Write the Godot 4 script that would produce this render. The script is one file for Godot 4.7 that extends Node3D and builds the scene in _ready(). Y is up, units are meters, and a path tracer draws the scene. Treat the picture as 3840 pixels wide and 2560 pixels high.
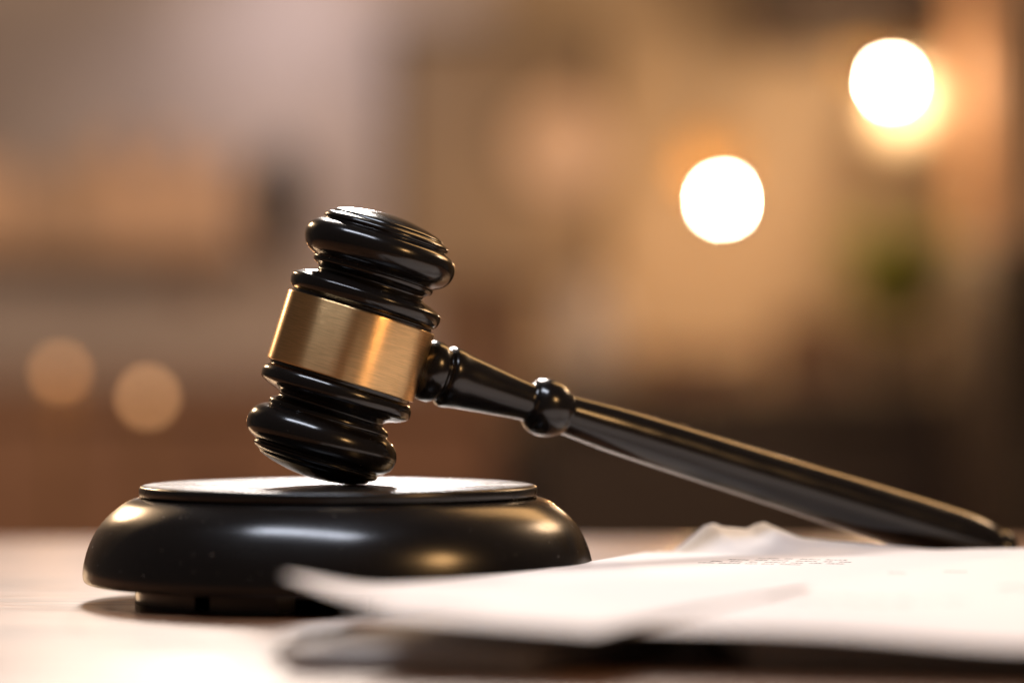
extends Node3D
# A black turned gavel resting on its sound block, loose papers in front, a dim warm room far out of focus behind.
# World: table top is y = 0, the block stands at z = 0, the camera looks along -z. Units are metres.

var rng := RandomNumberGenerator.new()

# ---------------------------------------------------------------- helpers
func lin(r: float, g: float, b: float) -> Color:
	return Color(r, g, b).linear_to_srgb()

func mat(called: String, c: Color, rough: float, metal := 0.0, spec := 0.5) -> StandardMaterial3D:
	var m := StandardMaterial3D.new()
	m.resource_name = called
	m.albedo_color = c
	m.roughness = rough
	m.metallic = metal
	m.metallic_specular = spec
	return m

func glow(called: String, c: Color, strength: float) -> StandardMaterial3D:
	var m := mat(called, c, 0.5)
	m.emission_enabled = true
	m.emission = c
	m.emission_energy_multiplier = strength
	return m

func tag(o: Node3D, label: String, category: String, group := "", kind := "") -> Node3D:
	if label: o.set_meta("label", label)
	if category: o.set_meta("category", category)
	if group: o.set_meta("group", group)
	if kind: o.set_meta("kind", kind)
	return o

func base(called: String, at: Vector3, turn := 0.0) -> Node3D:
	var o := Node3D.new()
	o.name = called
	add_child(o, true)
	o.position = at
	o.rotation.y = turn
	return o

func put(called: String, mesh: Mesh, m: Material, parent: Node = null, at := Vector3.ZERO) -> MeshInstance3D:
	var o := MeshInstance3D.new()
	o.name = called
	o.mesh = mesh
	o.material_override = m
	o.position = at
	(parent if parent else self).add_child(o, true)
	return o

class Builder:
	var v := PackedVector3Array()
	var n := PackedVector3Array()
	var uv := PackedVector2Array()
	var ix := PackedInt32Array()
	func vert(p: Vector3, nn: Vector3, t := Vector2.ZERO) -> int:
		v.append(p)
		n.append(nn)
		uv.append(t)
		return v.size() - 1
	func tri(a: int, b: int, c: int) -> void:
		var f := (v[c] - v[a]).cross(v[b] - v[a])
		if f.length_squared() < 1e-22:
			return
		if f.dot(n[a] + n[b] + n[c]) < 0.0:
			ix.append_array([a, c, b])
		else:
			ix.append_array([a, b, c])
	func quad(a: int, b: int, c: int, d: int) -> void:
		tri(a, b, c)
		tri(a, c, d)
	func flat(a: Vector3, b: Vector3, c: Vector3, d: Vector3, nn: Vector3, s := 1.0) -> void:
		var w := (b - a).length() * s
		var h := (d - a).length() * s
		quad(vert(a, nn, Vector2(0, 0)), vert(b, nn, Vector2(w, 0)), vert(c, nn, Vector2(w, h)), vert(d, nn, Vector2(0, h)))
	func done() -> ArrayMesh:
		var a := []
		a.resize(Mesh.ARRAY_MAX)
		a[Mesh.ARRAY_VERTEX] = v
		a[Mesh.ARRAY_NORMAL] = n
		a[Mesh.ARRAY_TEX_UV] = uv
		a[Mesh.ARRAY_INDEX] = ix
		var m := ArrayMesh.new()
		m.add_surface_from_arrays(Mesh.PRIMITIVE_TRIANGLES, a)
		return m

func rounded(p: PackedVector2Array, times: int) -> PackedVector2Array:
	# corner cutting, ends kept
	for k in times:
		var q := PackedVector2Array([p[0]])
		for i in p.size() - 1:
			q.append(p[i].lerp(p[i + 1], 0.25))
			q.append(p[i].lerp(p[i + 1], 0.75))
		q.append(p[-1])
		p = q
	return p

# profile of (radius, height); outward side is to the right when walking it upwards.
# from/to limit the turn; axial_u swaps the texture axes so that u runs along the axis.
func lathe(p: PackedVector2Array, segs: int, axial_u := false, crease := 32.0) -> ArrayMesh:
	var b := Builder.new()
	var run := 0.0
	for i in p.size() - 1:
		var d := (p[i + 1] - p[i])
		var l := d.length()
		if l < 1e-9:
			continue
		d /= l
		var ns := [Vector2(d.y, -d.x), Vector2(d.y, -d.x)]
		for e in 2:
			var j := i - 1 if e == 0 else i + 1
			if j >= 0 and j < p.size() - 1:
				var o := (p[j + 1] - p[j]).normalized()
				if absf(rad_to_deg(d.angle_to(o))) < crease:
					ns[e] = (Vector2(o.y, -o.x) + ns[e]).normalized()
		var first := b.v.size()
		for s in segs + 1:
			var a := TAU * s / segs
			for e in 2:
				var q := p[i + e]
				var n2: Vector2 = ns[e]
				var t := Vector2(float(s) / segs, run + l * e)
				b.vert(Vector3(q.x * sin(a), q.y, q.x * cos(a)), Vector3(n2.x * sin(a), n2.y, n2.x * cos(a)).normalized(), Vector2(t.y, t.x) if axial_u else t)
		for s in segs:
			var k := first + s * 2
			b.quad(k, k + 1, k + 3, k + 2)
		run += l
	return b.done()

func mm(points: Array, k := 0.001) -> PackedVector2Array:
	var q := PackedVector2Array()
	for a in points:
		q.append(Vector2(a[0], a[1]) * k)
	return q

# box with bevelled edges, centred on its base
func bevel_box(size: Vector3, bev := 0.002) -> ArrayMesh:
	var b := Builder.new()
	var h := size / 2.0
	bev = minf(bev, minf(h.x, minf(h.y, h.z)) * 0.9)
	var mid := Vector3(0, h.y, 0)
	for ax in 3:
		for s in [-1.0, 1.0]:
			var n := Vector3.ZERO
			n[ax] = s
			var u := (ax + 1) % 3
			var w := (ax + 2) % 3
			var c := []
			for q in [[-1, -1], [1, -1], [1, 1], [-1, 1]]:
				var p := Vector3.ZERO
				p[ax] = s * h[ax]
				p[u] = q[0] * (h[u] - bev)
				p[w] = q[1] * (h[w] - bev)
				c.append(p + mid)
			b.flat(c[0], c[1], c[2], c[3], n)
	for ax in 3:
		var u := (ax + 1) % 3
		var w := (ax + 2) % 3
		for su in [-1.0, 1.0]:
			for sw in [-1.0, 1.0]:
				var nu := Vector3.ZERO
				nu[u] = su
				var nw := Vector3.ZERO
				nw[w] = sw
				var k := []
				for e in [-1.0, 1.0]:
					var p := Vector3.ZERO
					p[ax] = e * (h[ax] - bev)
					var a := p
					a[u] = su * h[u]
					a[w] = sw * (h[w] - bev)
					var c := p
					c[u] = su * (h[u] - bev)
					c[w] = sw * h[w]
					k.append([a + mid, c + mid])
				b.quad(b.vert(k[0][0], nu), b.vert(k[0][1], nw), b.vert(k[1][1], nw), b.vert(k[1][0], nu))
	for sx in [-1.0, 1.0]:
		for sy in [-1.0, 1.0]:
			for sz in [-1.0, 1.0]:
				var s3 := Vector3(sx, sy, sz)
				var nn := s3.normalized()
				var t := []
				for ax in 3:
					var p := (h - Vector3.ONE * bev) * s3
					p[ax] = h[ax] * s3[ax]
					t.append(b.vert(p + mid, nn))
				b.tri(t[0], t[1], t[2])
	return b.done()

func cyl(r: float, h: float, r2 := -1.0, segs := 24) -> ArrayMesh:
	var q := r2 if r2 >= 0.0 else r
	return lathe(PackedVector2Array([Vector2(0, 0), Vector2(r, 0), Vector2(q, h), Vector2(0, h)]), segs)

func tube(points: Array, r: float, segs := 10) -> ArrayMesh:
	var b := Builder.new()
	for i in points.size():
		var p: Vector3 = points[i]
		var d: Vector3 = ((points[mini(i + 1, points.size() - 1)] as Vector3) - (points[maxi(i - 1, 0)] as Vector3)).normalized()
		var s := d.cross(Vector3.FORWARD if absf(d.z) < 0.8 else Vector3.UP).normalized()
		var t := d.cross(s)
		for k in segs + 1:
			var a := TAU * k / segs
			var n := s * cos(a) + t * sin(a)
			b.vert(p + n * r, n, Vector2(float(k) / segs, i))
	for i in points.size() - 1:
		for k in segs:
			var o := i * (segs + 1) + k
			b.quad(o, o + 1, o + segs + 2, o + segs + 1)
	return b.done()

func ball(r: float, segs := 24) -> ArrayMesh:
	var p := PackedVector2Array()
	for i in segs / 2 + 1:
		var a := PI * i / (segs / 2) - PI / 2
		p.append(Vector2(maxf(cos(a), 0.0) * r, sin(a) * r))
	return lathe(p, segs)

func noise(seed_: int, f: float, oct := 4) -> FastNoiseLite:
	var n := FastNoiseLite.new()
	n.seed = seed_
	n.frequency = f
	n.noise_type = FastNoiseLite.TYPE_SIMPLEX_SMOOTH
	n.fractal_octaves = oct
	return n

# streaky grain: long along u, fine across v; colour runs from a to b
func grain_image(w: int, h: int, a: Color, b: Color, along: float, across: float, seed_: int) -> ImageTexture:
	var im := Image.create(w, h, false, Image.FORMAT_RGB8)
	var n1 := noise(seed_, 1.0, 4)
	var n2 := noise(seed_ + 7, 1.0, 2)
	for y in h:
		for x in w:
			# wrap seamlessly by walking round two circles
			var ux := TAU * x / w
			var vy := TAU * y / h
			var p := Vector3(cos(ux) * along, sin(ux) * along, 0.0)
			var f := n1.get_noise_3d(p.x + cos(vy) * across, p.y + sin(vy) * across, cos(vy * 2.0) * across * 0.7)
			var g := n2.get_noise_3d(p.x * 3.0 + cos(vy) * across * 5.0, p.y * 3.0 + sin(vy) * across * 5.0, 4.0)
			im.set_pixel(x, y, a.lerp(b, clampf(0.5 + f * 0.9 + g * 0.35, 0.0, 1.0)))
	im.generate_mipmaps()
	return ImageTexture.create_from_image(im)

func wood(called: String, a: Color, b: Color, rough: float, along: float, across: float, scale: float, seed_: int, size := 256) -> StandardMaterial3D:
	var m := mat(called, Color.WHITE, rough)
	m.albedo_texture = grain_image(size, size, a, b, along, across, seed_)
	m.uv1_triplanar = true
	m.uv1_world_triplanar = true
	m.uv1_scale = Vector3.ONE * scale
	return m

# ---------------------------------------------------------------- scene
func _ready() -> void:
	rng.seed = 41
	camera_and_light()
	lamps()
	room()
	table()
	background_things()
	sound_block()
	gavel()
	papers()

func camera_and_light() -> void:
	var cam := Camera3D.new()
	cam.name = "camera"
	cam.position = Vector3(0, 0.0555, 0.8)
	cam.rotation.x = atan(48.0 / 13333.0)
	cam.near = 0.05
	cam.far = 40.0
	var at := CameraAttributesPhysical.new()
	at.frustum_focal_length = 125.0
	at.frustum_focus_distance = 0.792
	at.exposure_aperture = 5.2
	cam.attributes = at
	cam.fov = rad_to_deg(2.0 * atan(1280.0 / 13333.0))
	add_child(cam)
	cam.current = true
	var we := WorldEnvironment.new()
	we.name = "environment"
	var e := Environment.new()
	e.background_mode = Environment.BG_COLOR
	e.background_color = lin(0.065, 0.049, 0.040)
	e.background_energy_multiplier = 1.0
	e.tonemap_mode = Environment.TONE_MAPPER_LINEAR
	e.tonemap_exposure = 1.0
	e.sdfgi_enabled = true
	e.ssao_enabled = true
	e.ssil_enabled = true
	we.environment = e
	add_child(we)

const FLOOR := -0.75

# a flat studio panel on a boom stand: pole off to one side, arm, housing, glowing diffuser and its area light
func panel_lamp(called: String, at: Vector3, aim: Vector3, size: Vector2, c: Color, energy: float, pole_x: float, label: String) -> void:
	var o := base(called, Vector3(pole_x, FLOOR, at.z))
	tag(o, label, "studio lamp")
	var black := mat("stand_black", lin(0.02, 0.02, 0.02), 0.45)
	put("foot", cyl(0.16, 0.02), black, o)
	put("pole", cyl(0.014, at.y - FLOOR + 0.1), black, o, Vector3(0, 0.02, 0))
	var top := Vector3(0, at.y - FLOOR + 0.06, 0)
	var head := at - o.position
	put("arm", tube([top, head + (at - aim).normalized() * 0.06], 0.01), black, o)
	var turn := Basis.looking_at((aim - at).normalized(), Vector3.UP)
	var box := put("housing", bevel_box(Vector3(size.x + 0.03, size.y + 0.03, 0.05), 0.006), black, o)
	box.transform = Transform3D(turn, head + turn * Vector3(0, -(size.y + 0.03) / 2.0, 0.032))
	var dif := put("diffuser", bevel_box(Vector3(size.x, size.y, 0.008), 0.002), glow("diffuser_glow", c, 1.5), o)
	dif.transform = Transform3D(turn, head + turn * Vector3(0, -size.y / 2.0, 0.006))
	var l := AreaLight3D.new()
	l.name = "panel_light"
	l.light_color = c
	l.light_energy = energy
	l.area_size = size
	l.area_range = 8.0
	l.shadow_enabled = true
	l.transform = Transform3D(turn, at + turn * Vector3(0, 0, -0.004))
	add_child(l, true)

# a round spot lamp on a boom stand: can, glowing lens and a spot light of the same size just in front of it
func spot_lamp(called: String, at: Vector3, aim: Vector3, r: float, c: Color, energy: float, angle: float, pole_x: float, label: String) -> void:
	var o := base(called, Vector3(pole_x, FLOOR, at.z))
	tag(o, label, "studio lamp")
	var black := mat("stand_black", lin(0.02, 0.02, 0.02), 0.45)
	put("foot", cyl(0.16, 0.02), black, o)
	put("pole", cyl(0.014, at.y - FLOOR + 0.1), black, o, Vector3(0, 0.02, 0))
	var head := at - o.position
	var turn := Basis.looking_at((aim - at).normalized(), Vector3.UP)
	put("arm", tube([Vector3(0, at.y - FLOOR + 0.06, 0), head + turn * Vector3(0, 0, 0.2)], 0.01), black, o)
	var can := put("can", lathe(PackedVector2Array([Vector2(0, 0.2), Vector2(r * 0.6, 0.19), Vector2(r * 1.12, 0.08), Vector2(r * 1.12, 0.0), Vector2(r * 1.05, 0.0)]), 40), black, o)
	can.transform = Transform3D(turn * Basis(Vector3.RIGHT, PI / 2), head + turn * Vector3(0, 0, 0.01))
	var lens := put("lens", cyl(r, 0.006, -1.0, 40), glow("lens_glow", c, 1.5), o)
	lens.transform = Transform3D(turn * Basis(Vector3.RIGHT, PI / 2), head + turn * Vector3(0, 0, 0.012))
	var l := SpotLight3D.new()
	l.name = "spot_beam"
	l.light_color = c
	l.light_energy = energy
	l.spot_angle = angle
	l.spot_angle_attenuation = 1.0
	l.spot_range = 6.0
	l.light_size = r
	l.shadow_enabled = true
	l.transform = Transform3D(turn, at + turn * Vector3(0, 0, -r * 1.02))
	add_child(l, true)

# a bare frosted globe on a slim floor stand, with the light inside the globe
func globe_lamp(called: String, at: Vector3, r: float, c: Color, energy: float, shine: float, label: String, group := "", thin := 0.006) -> Node3D:
	var o := base(called, Vector3(at.x, FLOOR, at.z))
	tag(o, label, "floor lamp", group)
	var brass := mat("aged_brass", lin(0.30, 0.19, 0.08), 0.4, 1.0)
	put("foot", cyl(0.09, 0.014), brass, o)
	put("pole", cyl(thin, at.y - FLOOR - 0.014 - r * 0.96), brass, o, Vector3(0, 0.014, 0))
	put("globe", ball(r), glow("globe_glow", c, shine), o, Vector3(0, at.y - FLOOR, 0))
	var l := OmniLight3D.new()
	l.name = "globe_light"
	l.light_color = c
	l.light_energy = energy
	l.light_size = r * 0.8
	l.omni_range = 8.0
	l.omni_attenuation = 2.0
	l.shadow_enabled = true
	l.position = at
	add_child(l, true)
	return o

func lamps() -> void:
	var warm := lin(1.0, 0.56, 0.22)
	var soft := lin(1.0, 0.66, 0.38)
	# strong neutral key, high behind the gavel, a little left
	spot_lamp("spot_lamp", Vector3(-0.11, 0.76, -1.02), Vector3(-0.14, 0.0, 0.08), 0.13, lin(1.0, 0.89, 0.80), 1.75, 24.0, -1.3, "bright round spot lamp on a boom high behind the gavel")
	# soft bluish panel nearly overhead, in front
	panel_lamp("panel_lamp", Vector3(-0.18, 0.92, 0.25), Vector3(-0.03, 0.02, 0.0), Vector2(0.60, 0.15), lin(0.80, 0.86, 1.0), 0.62, 1.3, "cool white panel lamp on a boom above the near side")
	globe_lamp("globe_lamp", Vector3(0.62, 0.50, 0.50), 0.07, warm, 0.28, 12.0, "amber globe lamp on a floor stand right of the camera")
	panel_lamp("panel_lamp_001", Vector3(0.53, 0.83, -1.02), Vector3(0.08, 0.02, -0.03), Vector2(0.26, 0.8), warm, 0.19, 1.5, "tall amber panel lamp on a boom beyond the handle")
	spot_lamp("spot_lamp_001", Vector3(-0.11, 0.43, -1.75), Vector3(-0.09, 0.02, 0.08), 0.05, lin(1.0, 0.93, 0.9), 0.25, 14.0, -1.6, "small white spot lamp just above the view behind the gavel head")
	globe_lamp("globe_lamp_001", Vector3(0.82, 0.70, -1.05), 0.06, soft, 0.53, 14.0, "amber globe lamp on a floor stand beyond the handle")
	globe_lamp("globe_lamp_002", Vector3(-0.70, 0.55, -1.38), 0.06, soft, 1.0, 14.0, "amber globe lamp on a floor stand beyond the block")

func room() -> void:
	var fl := put("floor", bevel_box(Vector3(6, 0.05, 6), 0.001), wood("floor_boards", lin(0.10, 0.06, 0.035), lin(0.16, 0.10, 0.06), 0.5, 0.6, 3.0, 1.0, 5, 128), null, Vector3(0, FLOOR - 0.05, -0.6))
	tag(fl, "", "", "", "structure")
	var plaster := mat("tan_plaster", Color.WHITE, 0.9)
	var im := Image.create(256, 256, false, Image.FORMAT_RGB8)
	var n := noise(3, 0.02, 4)
	for y in 256:
		for x in 256:
			im.set_pixel(x, y, lin(0.40, 0.40, 0.40).lerp(lin(0.49, 0.49, 0.49), clampf(0.5 + n.get_noise_2d(x, y), 0, 1)))
	plaster.albedo_texture = ImageTexture.create_from_image(im)
	plaster.uv1_triplanar = true
	plaster.albedo_color = lin(0.68, 0.545, 0.41)
	var wl := put("wall_right", bevel_box(Vector3(3.0, 2.6, 0.1), 0.001), plaster, null, Vector3(1.488, FLOOR, -2.9))
	tag(wl, "", "", "", "structure")
	var mauve: StandardMaterial3D = plaster.duplicate()
	mauve.resource_name = "mauve_plaster"
	mauve.albedo_color = lin(0.76, 0.69, 0.72)
	var wm := put("wall_left", bevel_box(Vector3(3.0, 2.6, 0.1), 0.001), mauve, null, Vector3(-1.513, FLOOR, -2.9))
	tag(wm, "", "", "", "structure")

func table() -> void:
	var o := base("wooden_table", Vector3(0, FLOOR, 0.176))
	tag(o, "brown wooden table with a satin top under the gavel", "table")
	var w := wood("table_wood", lin(0.085, 0.040, 0.020), lin(0.31, 0.170, 0.098), 0.37, 1.1, 5.0, 3.2, 11, 512)
	w.roughness_texture = grain_image(512, 512, Color(0.80, 0.80, 0.80), Color(1, 1, 1), 1.3, 6.0, 12)
	w.roughness_texture_channel = BaseMaterial3D.TEXTURE_CHANNEL_RED
	w.metallic_specular = 0.5
	put("table_top", bevel_box(Vector3(1.5, 0.03, 0.90), 0.003), w, o, Vector3(0, -FLOOR - 0.03, 0))
	for s in [[-1, -1], [1, -1], [1, 1], [-1, 1]]:
		put("leg", bevel_box(Vector3(0.06, -FLOOR - 0.03, 0.06), 0.004), w, o, Vector3(s[0] * 0.66, 0, s[1] * 0.4))

# ---------------------------------------------------------------- out of focus things
func background_things() -> void:
	var warm := lin(1.0, 0.50, 0.17)
	var back := -2.85  # face of the wall
	# downlight on the wall and an unlit black lantern below it
	var black := mat("lantern_black", lin(0.05, 0.043, 0.040), 0.5)
	var lant := base("wall_lantern", Vector3(-0.235, 0.165, -2.80))
	tag(lant, "dark unlit cylinder lantern fixed to the wall behind the gavel head", "lantern")
	put("lantern_body", lathe(mm([[0, 0], [20, 0], [26, 6], [31, 20], [31, 66], [25, 88], [11, 104], [0, 106]]), 24), black, lant)
	put("bracket", bevel_box(Vector3(0.02, 0.05, 0.019), 0.002), black, lant, Vector3(0, 0.03, -0.0402))
	var down := base("downlight", Vector3(-0.225, 0.53, -2.73))
	tag(down, "small white downlight high on the wall above the dark lantern", "wall lamp")
	put("can", lathe(mm([[20, 0], [24, 0], [24, 60], [0, 62]]), 24), black, down)
	put("bracket", bevel_box(Vector3(0.02, 0.03, 0.095), 0.002), black, down, Vector3(0, 0.02, -0.0716))
	put("lamp_disc", cyl(0.019, 0.004), glow("downlight_glow", lin(1.0, 0.82, 0.74), 6.0), down, Vector3(0, 0.004, 0))
	var sp := SpotLight3D.new()
	sp.name = "downlight_beam"
	sp.light_color = lin(1.0, 0.84, 0.80)
	sp.light_energy = 0.105
	sp.spot_angle = 76.0
	sp.spot_angle_attenuation = 1.0
	sp.light_size = 0.018
	sp.spot_range = 4.0
	sp.shadow_enabled = true
	sp.position = Vector3(-0.225, 0.528, -2.73)
	sp.rotation.x = -PI / 2
	add_child(sp, true)
	# shelf with bound volumes, left
	var dark := wood("walnut", lin(0.018, 0.010, 0.007), lin(0.036, 0.020, 0.013), 0.5, 0.8, 3.0, 2.0, 15, 128)
	var red := wood("red_brown_wood", lin(0.13, 0.060, 0.034), lin(0.20, 0.10, 0.058), 0.5, 0.8, 3.0, 2.0, 16, 128)
	var pale := wood("shelf_wood", lin(0.28, 0.19, 0.14), lin(0.38, 0.27, 0.20), 0.5, 0.8, 3.0, 2.0, 14, 128)
	var shelf := base("wall_shelf", Vector3(-0.49, 0.150, -2.765))
	tag(shelf, "brown wooden wall shelf carrying tan bound books", "shelf")
	put("board", bevel_box(Vector3(0.46, 0.012, 0.09), 0.002), pale, shelf, Vector3(0, 0.004, -0.039))
	for s in [-0.16, 0.16]:
		put("bracket", bevel_box(Vector3(0.012, 0.04, 0.07), 0.002), red, shelf, Vector3(s, -0.0365, -0.0495))
	var x := -0.70
	var k := 0
	while x < -0.285:
		var w := rng.randf_range(0.018, 0.034)
		var h := rng.randf_range(0.066, 0.112)
		var dp := rng.randf_range(0.055, 0.072)
		var t := rng.randf()
		var b := base("book" if k == 0 else "book_%03d" % k, Vector3(x + w / 2.0, 0.166, -2.768 - dp / 2.0 + rng.randf_range(0, 0.006)))
		tag(b, ["leftmost", "second", "third", "fourth", "fifth", "sixth", "seventh", "eighth", "ninth", "tenth", "eleventh", "twelfth", "thirteenth", "fourteenth", "fifteenth", "sixteenth", "seventeenth", "eighteenth", "nineteenth", "twentieth"][mini(k, 19)] + " tan leather bound book from the left on the wall shelf", "book", "books on the wall shelf")
		var leather := mat("tan_leather", lin(lerpf(0.34, 0.64, t), lerpf(0.24, 0.435, t), lerpf(0.18, 0.31, t)), 0.6)
		put("spine", bevel_box(Vector3(w, h, 0.004), 0.0015), leather, b, Vector3(0, 0, dp / 2.0))
		for s in [-1.0, 1.0]:
			put("cover", bevel_box(Vector3(0.0025, h, dp - 0.004), 0.0008), leather, b, Vector3(s * (w / 2.0 - 0.00125), 0, 0))
		put("pages", bevel_box(Vector3(w - 0.0056, h - 0.006, dp - 0.008), 0.0005), mat("book_pages", lin(0.6, 0.54, 0.44), 0.9), b, Vector3(0, 0.003, 0))
		x += w + 0.0015
		k += 1
	# two bare bulbs on wall arms
	var brass := mat("lamp_brass", lin(0.30, 0.19, 0.08), 0.4, 1.0)
	var spots := [[Vector3(0.2033, 0.2029, -2.63), 0.056, "bare glowing bulb on a wall arm above the ball of the handle"], [Vector3(0.3664, 0.3166, -2.63), 0.048, "glowing bulb with a frosted shade, the higher of the two wall lamps"]]
	for i in 2:
		var at: Vector3 = spots[i][0]
		var o := base("wall_lamp" if i == 0 else "wall_lamp_001", Vector3(at.x, at.y, back))
		tag(o, spots[i][2], "wall lamp")
		var z := at.z - back
		var plate := put("back_plate", cyl(0.03, 0.012), brass, o, Vector3(0, 0.05, 0.0002))
		plate.rotation.x = PI / 2
		put("arm", tube([Vector3(0, 0.05, 0.012), Vector3(0, 0.055, z * 0.5), Vector3(0, 0.045, z * 0.9), Vector3(0, 0.03, z), Vector3(0, 0.022, z)], 0.004), brass, o)
		put("socket", cyl(0.006, 0.018), brass, o, Vector3(0, 0.006, z))
		put("bulb", lathe(mm([[0, -3.4], [1.2, -3], [2.1, -1.7], [2.4, 0], [2.1, 1.8], [1.6, 3.4], [1.5, 6.2], [0, 6.2]]), 20), glow("bulb_glow", lin(1.0, 0.82, 0.60), 520.0), o, Vector3(0, 0, z))
		if i == 1:
			var shade := mat("frosted_glass", lin(0.24, 0.205, 0.155), 0.6)
			shade.backlight_enabled = true
			shade.backlight = lin(0.4, 0.35, 0.28)
			put("lamp_shade", lathe(rounded(mm([[16, 34], [20, 30], [33, 8], [44, -22], [47, -50], [46, -52], [42, -24], [31, 6], [18, 28], [16, 34]]), 1), 32), shade, o, Vector3(0.028, -0.012, z - 0.054))
			put("shade_holder", tube([Vector3(0.028, 0.02, z - 0.054), Vector3(0, 0.05, z - 0.06)], 0.004), brass, o)
		var l := OmniLight3D.new()
		l.name = "bulb_light"
		l.light_color = warm if i == 0 else lin(1.0, 0.64, 0.34)
		l.light_energy = spots[i][1]
		l.light_size = 0.005
		l.omni_range = 6.0
		l.shadow_enabled = true
		l.position = at
		add_child(l, true)
	# dull board behind the plate
	var board := base("notice_board", Vector3(-0.015, 0.125, back + 0.0003))
	tag(board, "dull brown framed board on the wall behind the pale plate", "board")
	put("panel", bevel_box(Vector3(0.204, 0.26, 0.006), 0.001), mat("board_brown", lin(0.205, 0.16, 0.118), 0.9), board, Vector3(0, 0.003, 0.004))
	for e in [[0.0, 0.0, 0.22, 0.012], [0.0, 0.254, 0.22, 0.012], [-0.107, 0.0122, 0.012, 0.2416], [0.107, 0.0122, 0.012, 0.2416]]:
		put("frame", bevel_box(Vector3(e[2], e[3], 0.012), 0.002), dark, board, Vector3(e[0], e[1], 0.0065))
	# pale plate hung on the wall
	var dish := put("wall_plate", lathe(mm([[0, 0], [30, 0], [52, 10], [52, 12], [48, 11], [29, 3], [0, 3]]), 40), mat("pale_clay", lin(0.40, 0.31, 0.26), 0.6), null, Vector3(0.052, 0.27, back + 0.008))
	dish.rotation.x = PI / 2
	tag(dish, "pale clay plate hung on the board left of the lower bulb", "plate")
	# cabinets along the wall
	cabinet("sideboard", Vector3(-0.52, FLOOR, -2.62), Vector3(1.02, 0.785, 0.40), red, 4, "red brown wooden sideboard along the back wall behind the block")
	cabinet("sideboard_001", Vector3(0.52, FLOOR, -2.60), Vector3(1.0, 0.775, 0.42), dark, 3, "dark walnut sideboard along the back wall behind the handle")
	# grey vase
	var vase := put("vase", lathe(rounded(mm([[0, 0], [22, 0], [30, 18], [31, 50], [22, 80], [16, 92], [20, 100], [17, 100], [13, 92], [0, 90]]), 2), 32), mat("grey_glaze", lin(0.44, 0.39, 0.39), 0.4), null, Vector3(0.075, FLOOR + 0.775, -2.56))
	tag(vase, "grey glazed vase on the dark sideboard", "vase")
	# lidded boxes
	var chest := wood("box_wood", lin(0.10, 0.05, 0.027), lin(0.17, 0.088, 0.05), 0.5, 0.8, 3.0, 2.0, 19, 128)
	for q in [[-0.03, 0.105, 0.10, chest, "brown wooden box with a lid on the dark sideboard left of the vase"], [0.175, 0.11, 0.036, red, "flat red brown wooden box right of the vase"], [0.285, 0.075, 0.065, chest, "small brown wooden box beside the potted plant"]]:
		var bx := base("wooden_box" if q[0] < 0 else "wooden_box_001" if q[0] < 0.2 else "wooden_box_002", Vector3(q[0], FLOOR + 0.775, -2.58))
		tag(bx, q[4], "box", "lidded boxes on the dark sideboard")
		var hh: float = q[2]
		put("body", bevel_box(Vector3(q[1] - 0.005, hh * 0.72, 0.11), 0.003), q[3], bx)
		put("lid", bevel_box(Vector3(q[1], hh * 0.27, 0.115), 0.004), q[3], bx, Vector3(0, hh * 0.725, 0))
		put("clasp", bevel_box(Vector3(0.010, hh * 0.2, 0.003), 0.001), brass, bx, Vector3(0, hh * 0.62, 0.0595))
	# potted plant
	var p := base("potted_plant", Vector3(0.365, FLOOR + 0.775, -2.58))
	tag(p, "small leafy green potted plant on the dark sideboard", "plant")
	put("pot", lathe(mm([[0, 0], [26, 0], [34, 44], [36, 46], [36, 52], [32, 52], [30, 46], [0, 44]]), 28), mat("pot_clay", lin(0.17, 0.105, 0.065), 0.7), p)
	var leaf_m := mat("leaf_green", lin(0.13, 0.15, 0.022), 0.5)
	leaf_m.backlight_enabled = true
	leaf_m.backlight = lin(0.10, 0.11, 0.015)
	for i in 64:
		var a := rng.randf() * TAU
		var lift := rng.randf_range(0.35, 1.35)
		var l := leaf(rng.randf_range(0.05, 0.10), rng.randf_range(0.018, 0.030), rng.randf_range(0.2, 0.9))
		var q := put("leaf", l, leaf_m, p, Vector3(sin(a) * 0.012, 0.05 + rng.randf() * 0.055, cos(a) * 0.012))
		q.basis = Basis(Vector3.UP, a) * Basis(Vector3.RIGHT, -lift)
	put("stem", tube([Vector3(0, 0.044, 0), Vector3(0.003, 0.075, 0.002), Vector3(-0.002, 0.11, 0)], 0.003), mat("stem_green", lin(0.08, 0.09, 0.02), 0.6), p)
	# copper coloured door post at the right edge
	var jamb := base("door_post", Vector3(0.475, FLOOR, -2.66))
	tag(jamb, "orange brown wooden door post at the right edge", "post")
	var oak := wood("warm_oak", lin(0.36, 0.215, 0.125), lin(0.47, 0.285, 0.17), 0.5, 0.8, 3.0, 2.0, 18, 128)
	put("jamb", bevel_box(Vector3(0.08, 2.0, 0.09), 0.006), oak, jamb)
	put("moulding", bevel_box(Vector3(0.03, 2.0, 0.02), 0.006), oak, jamb, Vector3(-0.015, 0, 0.0552))
	# dark bookcase in front of the post, and a dark beam above the lamps
	var tall := base("bookcase", Vector3(0.560, FLOOR, -2.22))
	tag(tall, "nearly black low bookcase at the right edge", "bookcase")
	for s in [-0.16, 0.16]:
		put("side_panel", bevel_box(Vector3(0.02, 0.90, 0.28), 0.002), dark, tall, Vector3(s, 0, 0))
	for yy in [0.04, 0.30, 0.56, 0.878]:
		put("shelf", bevel_box(Vector3(0.299, 0.02, 0.27), 0.002), dark, tall, Vector3(0, yy, 0))
	put("back_panel", bevel_box(Vector3(0.299, 0.86, 0.006), 0.001), dark, tall, Vector3(0, 0.02, -0.1385))
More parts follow.
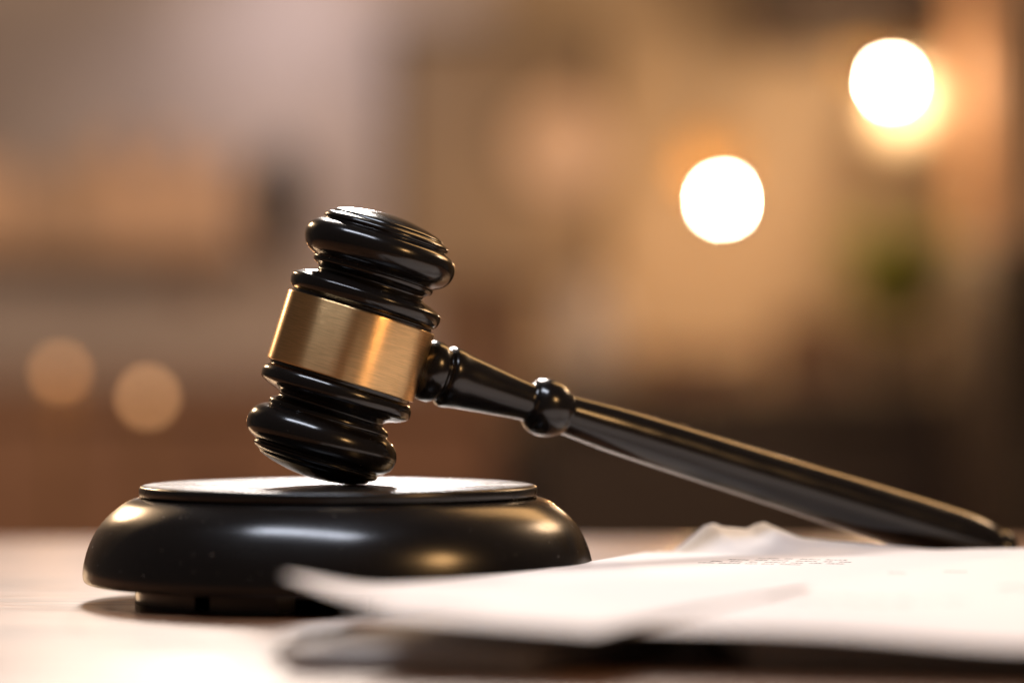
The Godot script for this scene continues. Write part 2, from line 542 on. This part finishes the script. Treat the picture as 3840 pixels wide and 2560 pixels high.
	var beam := put("wall_beam", bevel_box(Vector3(0.62, 0.10, 0.10), 0.004), dark, null, Vector3(0.55, 0.360, -2.7985))
	tag(beam, "dark wooden beam along the wall above the bulbs", "beam")
	# small amber lights nearer than the wall
	globe_lamp("amber_light", Vector3(-0.262, 0.045, -1.26), 0.0045, lin(1.0, 0.50, 0.20), 0.003, 2.0, "tiny amber globe light on a thin stand, leftmost of the pair", "tiny amber lights", 0.0018)
	globe_lamp("amber_light_001", Vector3(-0.211, 0.0305, -1.26), 0.0045, lin(1.0, 0.52, 0.23), 0.004, 3.6, "tiny amber globe light on a thin stand, nearest the block", "tiny amber lights", 0.0018)

func leaf(l: float, w: float, droop: float) -> ArrayMesh:
	var b := Builder.new()
	var n := 6
	for i in n + 1:
		var t := float(i) / n
		var half := w * 0.5 * sin(PI * pow(t, 0.8)) + 0.0002
		var c := Vector3(0, -droop * l * t * t * 0.5, l * t)
		var nn := Vector3(0, 1, droop * t).normalized()
		b.vert(c + Vector3(-half, half * 0.25, 0), (nn + Vector3(0.25, 0, 0)).normalized())
		b.vert(c, nn)
		b.vert(c + Vector3(half, half * 0.25, 0), (nn - Vector3(0.25, 0, 0)).normalized())
	for i in n:
		var k := i * 3
		b.quad(k, k + 1, k + 4, k + 3)
		b.quad(k + 1, k + 2, k + 5, k + 4)
	return b.done()

func cabinet(called: String, at: Vector3, size: Vector3, m: Material, doors: int, label: String) -> void:
	var o := base(called, at)
	tag(o, label, "sideboard")
	put("carcass", bevel_box(Vector3(size.x, size.y - 0.026, size.z - 0.02), 0.003), m, o, Vector3(0, 0, -0.01))
	put("top", bevel_box(Vector3(size.x + 0.02, 0.025, size.z), 0.003), m, o, Vector3(0, size.y - 0.025, 0))
	var w := size.x / doors
	var brass := mat("knob_brass", lin(0.30, 0.19, 0.08), 0.4, 1.0)
	for i in doors:
		var d := put("door", bevel_box(Vector3(w - 0.008, size.y - 0.10, 0.018), 0.003), m, o, Vector3(-size.x / 2.0 + w * (i + 0.5), 0.05, size.z / 2.0 - 0.0108))
		put("knob", ball(0.009, 12), brass, d, Vector3(w * 0.38, (size.y - 0.10) * 0.8, 0.016))

# ---------------------------------------------------------------- the block
func lacquer(called: String, rough: float, seed_: int, relief: float) -> StandardMaterial3D:
	var m := mat(called, lin(0.0052, 0.0044, 0.0042), rough)
	var im := Image.create(64, 1024, false, Image.FORMAT_RGB8)
	var n := noise(seed_, 1.0, 3)
	for y in 1024:
		for x in 64:
			var a := TAU * x / 64.0
			var f := 0.5 + 0.5 * n.get_noise_3d(cos(a) * 0.6, sin(a) * 0.6, y * 0.11)
			im.set_pixel(x, y, Color(f, f, f))
	m.heightmap_enabled = true
	m.heightmap_texture = ImageTexture.create_from_image(im)
	m.heightmap_scale = relief
	m.uv1_scale = Vector3(1.0, 12.0, 1.0)
	# handling marks: patches of slightly duller polish
	var sm := Image.create(256, 256, false, Image.FORMAT_RGB8)
	var n2 := noise(seed_ + 50, 1.0, 4)
	for y in 256:
		for x in 256:
			var a := TAU * x / 256.0
			var g := clampf(0.80 + 0.26 * n2.get_noise_3d(cos(a) * 1.6, sin(a) * 1.6, y * 0.03), 0.55, 1.0)
			sm.set_pixel(x, y, Color(g, g, g))
	m.roughness = minf(1.0, rough / 0.8)
	m.roughness_texture = ImageTexture.create_from_image(sm)
	m.roughness_texture_channel = BaseMaterial3D.TEXTURE_CHANNEL_RED
	return m

func foot_arc(r0: float, r1: float, a0: float, a1: float, y0: float, y1: float) -> ArrayMesh:
	var b := Builder.new()
	var steps := 16
	for i in steps:
		var a := deg_to_rad(lerpf(a0, a1, float(i) / steps))
		var c := deg_to_rad(lerpf(a0, a1, float(i + 1) / steps))
		var da := Vector3(sin(a), 0, cos(a))
		var dc := Vector3(sin(c), 0, cos(c))
		var lo := Vector3(0, y0, 0)
		var hi := Vector3(0, y1, 0)
		b.quad(b.vert(da * r1 + lo, da), b.vert(dc * r1 + lo, dc), b.vert(dc * r1 + hi, dc), b.vert(da * r1 + hi, da))
		b.quad(b.vert(da * r0 + lo, -da), b.vert(dc * r0 + lo, -dc), b.vert(dc * r0 + hi, -dc), b.vert(da * r0 + hi, -da))
		b.quad(b.vert(da * r0 + lo, Vector3.DOWN), b.vert(dc * r0 + lo, Vector3.DOWN), b.vert(dc * r1 + lo, Vector3.DOWN), b.vert(da * r1 + lo, Vector3.DOWN))
		b.quad(b.vert(da * r0 + hi, Vector3.UP), b.vert(dc * r0 + hi, Vector3.UP), b.vert(dc * r1 + hi, Vector3.UP), b.vert(da * r1 + hi, Vector3.UP))
	for e in 2:
		var a := deg_to_rad(a0 if e == 0 else a1)
		var d := Vector3(sin(a), 0, cos(a))
		var n := Vector3(cos(a), 0, -sin(a)) * (-1.0 if e == 0 else 1.0)
		b.flat(d * r0 + Vector3(0, y0, 0), d * r1 + Vector3(0, y0, 0), d * r1 + Vector3(0, y1, 0), d * r0 + Vector3(0, y1, 0), n)
	return b.done()

func dust(parent: Node, spots: Array, size_lo: float, size_hi: float) -> void:
	var speck := SphereMesh.new()
	speck.radius = 0.5
	speck.height = 1.0
	speck.radial_segments = 6
	speck.rings = 3
	var m := MultiMesh.new()
	m.transform_format = MultiMesh.TRANSFORM_3D
	m.mesh = speck
	m.instance_count = spots.size()
	for i in spots.size():
		var s := lerpf(size_lo, size_hi, pow(rng.randf(), 3.0))
		m.set_instance_transform(i, Transform3D(Basis.from_euler(Vector3(rng.randf() * TAU, rng.randf() * TAU, 0)).scaled(Vector3(s, s * rng.randf_range(0.4, 1.0), s * rng.randf_range(0.6, 2.0))), spots[i]))
	var o := MultiMeshInstance3D.new()
	o.name = "dust"
	o.multimesh = m
	o.material_override = mat("dust_grey", lin(0.55, 0.5, 0.45), 0.9)
	o.set_meta("kind", "stuff")
	parent.add_child(o, true)

const BLOCK_X := -0.039

func sound_block() -> void:
	var o := base("sound_block", Vector3(BLOCK_X, 0, 0))
	tag(o, "round black lacquered sound block under the gavel head", "sound block")
	var m := lacquer("block_lacquer", 0.23, 21, 0.0006)
	var plate_m := lacquer("plate_lacquer", 0.28, 22, 0.0004)
	var body := rounded(mm([[0, 4.4], [30, 4.4], [53, 4.4], [55.6, 4.2], [57.0, 4.6], [57.4, 6.1], [57.15, 8.7], [56.1, 12.6], [54.2, 16.4], [51.8, 19.3], [48.4, 22.0], [46.2, 23.1], [44.6, 23.4], [44.0, 23.3], [43.6, 23.4], [40, 23.4], [0, 23.4]]), 2)
	put("body", lathe(body, 128), m, o)
	var plate := mm([[0, 23.5], [43.8, 23.5], [44.5, 23.6], [44.8, 23.9], [44.85, 25.2], [44.6, 25.8], [44.1, 26.1], [43.4, 26.2], [30, 26.2], [0, 26.2]])
	put("strike_plate", lathe(rounded(plate, 2), 128), plate_m, o)
	for f in [[-104, -40.0], [-34.5, -14.0], [14.0, 34.5], [40.0, 104], [142, 218]]:
		put("foot", foot_arc(0.033, 0.0456, f[0], f[1], 0.0, 0.0045), m, o)
	var spots := []
	for i in 420:
		var k := rng.randi_range(24, body.size() - 26)
		var q := body[k].lerp(body[k + 1], rng.randf())
		var a := rng.randf() * TAU
		spots.append(Vector3(q.x * sin(a), q.y, q.x * cos(a)))
	for i in 260:
		var r := 0.0435 * sqrt(rng.randf())
		var a := rng.randf() * TAU
		spots.append(Vector3(r * sin(a), 0.0262, r * cos(a)))
	dust(o, spots, 0.00003, 0.00022)

# ---------------------------------------------------------------- the gavel
func gavel() -> void:
	var C := Vector3(-0.0363, 0.0574, 0.0)
	var h := Vector3(0.887, -0.285, -0.362).normalized()
	var u := Vector3(0.297, 0.955, -0.024)
	u = (u - h * u.dot(h)).normalized()
	var s := h.cross(u)
	var o := base("gavel", C)
	o.basis = Basis(h, u, s)
	tag(o, "black turned wooden gavel with a brushed gold band, head resting on the block", "gavel")
	# half of the head's profile, in photograph units of 0.06 mm: along the axis, radius
	var half := [[100, 272], [140, 272], [147, 270], [151, 276], [158, 284], [172, 291], [190, 292], [204, 289], [214, 272], [224, 252], [232, 222], [240, 206], [248, 203], [256, 206], [263, 216], [268, 228], [276, 233], [286, 234], [290, 231], [294, 236], [298, 244], [309, 264], [330, 282], [355, 291], [380, 291], [403, 283], [419, 266], [427, 250], [431, 243], [434, 238], [438, 238], [442, 243], [450, 242], [458, 234], [463, 224], [466, 217], [470, 215], [475, 211], [482, 196], [497, 152], [510, 82], [515, 30], [516, 0]]
	var pts := []
	for i in range(half.size() - 1, -1, -1):
		pts.append([half[i][1], -half[i][0]])
	for p in half:
		pts.append([p[1], p[0]])
	var prof := rounded(mm(pts, 0.00006), 2)
	# let the head just touch the striking plate
	var low := 1.0
	for p in prof:
		for k in 72:
			var a := TAU * k / 72
			low = minf(low, (o.transform * Vector3(p.x * sin(a), p.y, p.x * cos(a))).y)
	o.position.y += 0.0262 - low + 0.00001
	var black := lacquer("head_lacquer", 0.17, 31, 0.0009)
	put("head", lathe(prof, 144), black, o)
	var gold := mat("brushed_gold", lin(1.0, 0.655, 0.31), 0.30, 1.0)
	gold.anisotropy_enabled = true
	gold.anisotropy = 0.95
	var im := Image.create(1024, 64, false, Image.FORMAT_RGB8)
	var nn := noise(77, 1.0, 3)
	for x in 1024:
		for y in 64:
			var a := TAU * y / 64.0
			var f := 0.5 + 0.5 * nn.get_noise_3d(cos(a) * 0.9, sin(a) * 0.9, x * 0.16)
			im.set_pixel(x, y, Color(f, f, f))
	gold.heightmap_enabled = true
	gold.heightmap_texture = ImageTexture.create_from_image(im)
	gold.heightmap_scale = 0.0022
	var streak := Image.create(1024, 64, false, Image.FORMAT_RGB8)
	for x in 1024:
		for y in 64:
			var f := 0.91 + 0.30 * (im.get_pixel(x, y).r - 0.5)
			streak.set_pixel(x, y, Color(f, f, f))
	gold.albedo_texture = ImageTexture.create_from_image(streak)
	gold.uv1_scale = Vector3(55.0, 3.0, 1.0)
	var band := mm([[270, -134], [284, -134], [287, -132], [287.6, -128], [287.6, 128], [287, 132], [284, 134], [270, 134]], 0.00006)
	put("band", lathe(band, 144, true, 60.0), gold, o)
	# the handle is turned about +x: (radius, distance from the head's axis)
	var hp := mm([[4.4, 10], [5.2, 15.5], [6.2, 17.0], [7.0, 18.6], [7.15, 20], [6.9, 21.4], [6.3, 22.3], [6.15, 22.7], [6.4, 23.0], [7.0, 23.7], [7.1, 24.6], [6.95, 25.8], [6.5, 27.6], [6.1, 31], [5.5, 35.5], [4.9, 40], [4.5, 44.0], [4.45, 44.9], [4.8, 45.3], [5.7, 46.0], [6.5, 47.4], [6.8, 49.3], [6.6, 51.2], [5.9, 53.0], [5.1, 54.2], [4.75, 54.8], [4.75, 55.3], [4.85, 57], [5.15, 62], [5.5, 68], [5.8, 85], [6.05, 110], [6.5, 131], [6.75, 150], [6.75, 163], [6.4, 168], [5.6, 171], [5.0, 172], [4.9, 172.6], [5.3, 173.4], [5.4, 174.6], [4.9, 176.2], [3.4, 177.6], [1.4, 178.3], [0, 178.4]])
	var hand := put("handle", lathe(rounded(hp, 2), 96), lacquer("handle_lacquer", 0.19, 33, 0.0004), o)
	hand.basis = Basis(Vector3(0, 0, 1), Vector3(1, 0, 0), Vector3(0, 1, 0))
	var spots := []
	for i in 160:
		var k := rng.randi_range(20, prof.size() - 22)
		var q := prof[k].lerp(prof[k + 1], rng.randf())
		var a := rng.randf() * TAU
		spots.append(Vector3(q.x * sin(a), q.y, q.x * cos(a)))
	dust(o, spots, 0.00002, 0.00014)

# ---------------------------------------------------------------- papers
# a thin curved sheet; ex runs along the first edge, ez along the second; height(u, v) in metres above the table
func sheet_mesh(corner: Vector2, ex: Vector2, ez: Vector2, height: Callable, nu := 60, nv := 60) -> ArrayMesh:
	var b := Builder.new()
	var P := func(i: int, j: int) -> Vector3:
		var a := float(i) / nu
		var c := float(j) / nv
		var q := corner + ex * a + ez * c
		return Vector3(q.x, height.call(a, c), q.y)
	for side in 2:
		var first := b.v.size()
		for i in nu + 1:
			for j in nv + 1:
				var du: Vector3 = P.call(mini(i + 1, nu), j) - P.call(maxi(i - 1, 0), j)
				var dv: Vector3 = P.call(i, mini(j + 1, nv)) - P.call(i, maxi(j - 1, 0))
				var n := du.cross(dv).normalized()
				if n.y < 0: n = -n
				var p: Vector3 = P.call(i, j)
				b.vert(p + n * (0.00006 if side == 0 else -0.00006), n if side == 0 else -n, Vector2(float(i) / nu, float(j) / nv))
		for i in nu:
			for j in nv:
				var k := first + i * (nv + 1) + j
				b.quad(k, k + 1, k + nv + 2, k + nv + 1)
	return b.done()

func print_image() -> ImageTexture:
	# a landscape page: a few rows of small illegible print, rows run along the long edge (v)
	var r := RandomNumberGenerator.new()
	r.seed = 5
	var im := Image.create(840, 1188, false, Image.FORMAT_RGB8)
	im.fill(Color(0.965, 0.96, 0.955))
	for row in [[770, 128, 200], [742, 108, 222], [714, 100, 216], [690, 96, 190], [640, 330, 350], [606, 290, 304], [560, 520, 545], [470, 420, 640], [444, 420, 600], [300, 150, 420], [272, 150, 380], [150, 600, 900], [122, 600, 860]]:
		var y: int = row[1]
		while y < row[2]:
			var w := r.randi_range(8, 22)
			for k in range(0, w, 4):
				im.fill_rect(Rect2i(row[0] + r.randi_range(0, 1), y + k, r.randi_range(6, 9), 3), Color(0.12, 0.13, 0.2))
			y += w + 6
	im.generate_mipmaps()
	return ImageTexture.create_from_image(im)

func bump2(p: Vector2, c: Vector2, r: float) -> float:
	return exp(-p.distance_squared_to(c) / (r * r))

func papers() -> void:
	var white := mat("paper_white", lin(0.70, 0.69, 0.70), 0.85, 0.0, 0.3)
	white.backlight_enabled = true
	white.backlight = lin(0.22, 0.21, 0.19)
	var printed: StandardMaterial3D = white.duplicate()
	printed.resource_name = "paper_printed"
	printed.albedo_color = lin(0.79, 0.785, 0.80)
	printed.albedo_texture = print_image()
	var page := mat("page_block", lin(0.66, 0.63, 0.6), 0.9, 0.0, 0.2)
	# the bundle that carries the loose sheets
	var o := base("paper_bundle", Vector3(0.185, 0, 0.062), deg_to_rad(3.0))
	tag(o, "thick bundle of white documents lying flat under the loose sheets", "paper bundle")
	for k in 11:
		var s := put("sheaf", bevel_box(Vector3(0.297, 0.00076, 0.21), 0.0001), page, o, Vector3(rng.randf_range(-0.0012, 0.0012), k * 0.00078, rng.randf_range(-0.0012, 0.0012)))
		s.rotation.y = rng.randf_range(-0.006, 0.006)
	# thin booklet under the overhanging sheets
	var bk := base("paper_booklet", Vector3(-0.004, 0, 0.14), deg_to_rad(-20.2))
	tag(bk, "thin white booklet in the shade under the overhanging sheets", "booklet")
	for k in 5:
		var s := put("sheaf", bevel_box(Vector3(0.045, 0.0008, 0.09), 0.0001), page, bk, Vector3(rng.randf_range(-0.0006, 0.0006), k * 0.00082, rng.randf_range(-0.0015, 0.0015)))
		s.rotation.y = rng.randf_range(-0.01, 0.01)
	var top := 11 * 0.00078
	# back sheet with a crumpled far corner
	var hb := func(a: float, c: float) -> float:
		var p := Vector2(a * 0.297, c * 0.21)
		return top + 0.0002 + 0.0064 * ridge(p, 0.013, 0.009, 0.022) + 0.0052 * ridge(p, 0.025, 0.010, 0.026) + 0.0030 * ridge(p, 0.036, 0.030, 0.03) + 0.0006 * bump2(p, Vector2(0.10, 0.0), 0.05)
	var t2 := put("paper_sheet", sheet_mesh(Vector2(0.034, -0.042), Vector2(0.2965, -0.012), Vector2(0.0085, 0.2098), hb, 150, 80), white)
	tag(t2, "white sheet with a crumpled far corner beside the gavel handle", "paper", "loose sheets on the bundle")
	# narrow slip lying across the near left, its near edge sloping down to the right
	var hs := func(a: float, c: float) -> float:
		return top + 0.0012 + 0.0014 * (1.0 - a) - 0.0004 * a * corner_fade(c, 0.5)
	var s2 := put("paper_sheet_001", sheet_mesh(Vector2(-0.028, 0.192), Vector2(0.925, 0.38) * 0.045, Vector2(0.38, -0.925) * 0.12, hs, 30, 40), white)
	tag(s2, "narrow white slip at the near left of the papers", "paper", "loose sheets on the bundle")
	# lowest slip: one flat corner out in the light
	var hl := func(a: float, c: float) -> float:
		return 0.0046 - 0.0036 * c + 0.0012 * a
	var s3 := put("paper_sheet_003", sheet_mesh(Vector2(-0.0455, 0.150), Vector2(0.998, 0.06) * 0.013, Vector2(0.06, -0.998) * 0.074, hl, 12, 30), white)
	tag(s3, "lowest white slip, its bright near corner sticking out leftmost", "paper", "loose sheets on the bundle")
	# top sheet with a lifted left corner and a drooping, wavy near edge
	var ht := func(a: float, c: float) -> float:
		var p := Vector2(a * 0.21, c * 0.297)
		var left := corner_fade(p.x, 0.15) * corner_fade(p.y, 0.10)
		var front := pow(corner_fade(p.x, 0.075), 2.0)
		var lift := exp(-pow((p.x + 0.004) / 0.03, 2.0) - pow((p.y + 0.003) / 0.011, 2.0))
		return top + 0.0007 + 0.0022 * left + 0.0050 * lift + front * clampf((p.y - 0.015) / 0.05, 0, 1) * (-0.0011 + 0.0008 * sin(p.y * 75.0 + 0.6)) + 0.0006 * corner_fade(p.x, 0.16) * sin(p.y * 42.0 + a * 4.0)
	var t1 := put("paper_sheet_002", sheet_mesh(Vector2(-0.041, 0.166), Vector2(0.345, -0.9386) * 0.21, Vector2(0.9386, 0.345) * 0.297, ht, 90, 150), printed)
	tag(t1, "white printed sheet lying uppermost, its left corner curled up before the block", "paper", "loose sheets on the bundle")

func ridge(p: Vector2, at: float, half: float, deep: float) -> float:
	return maxf(0.0, 1.0 - absf(p.x - at - p.y * 0.25) / half) * maxf(0.0, 1.0 - p.y / deep)

func corner_fade(x: float, r: float) -> float:
	var t := clampf(1.0 - x / r, 0.0, 1.0)
	return t * t * (3.0 - 2.0 * t)
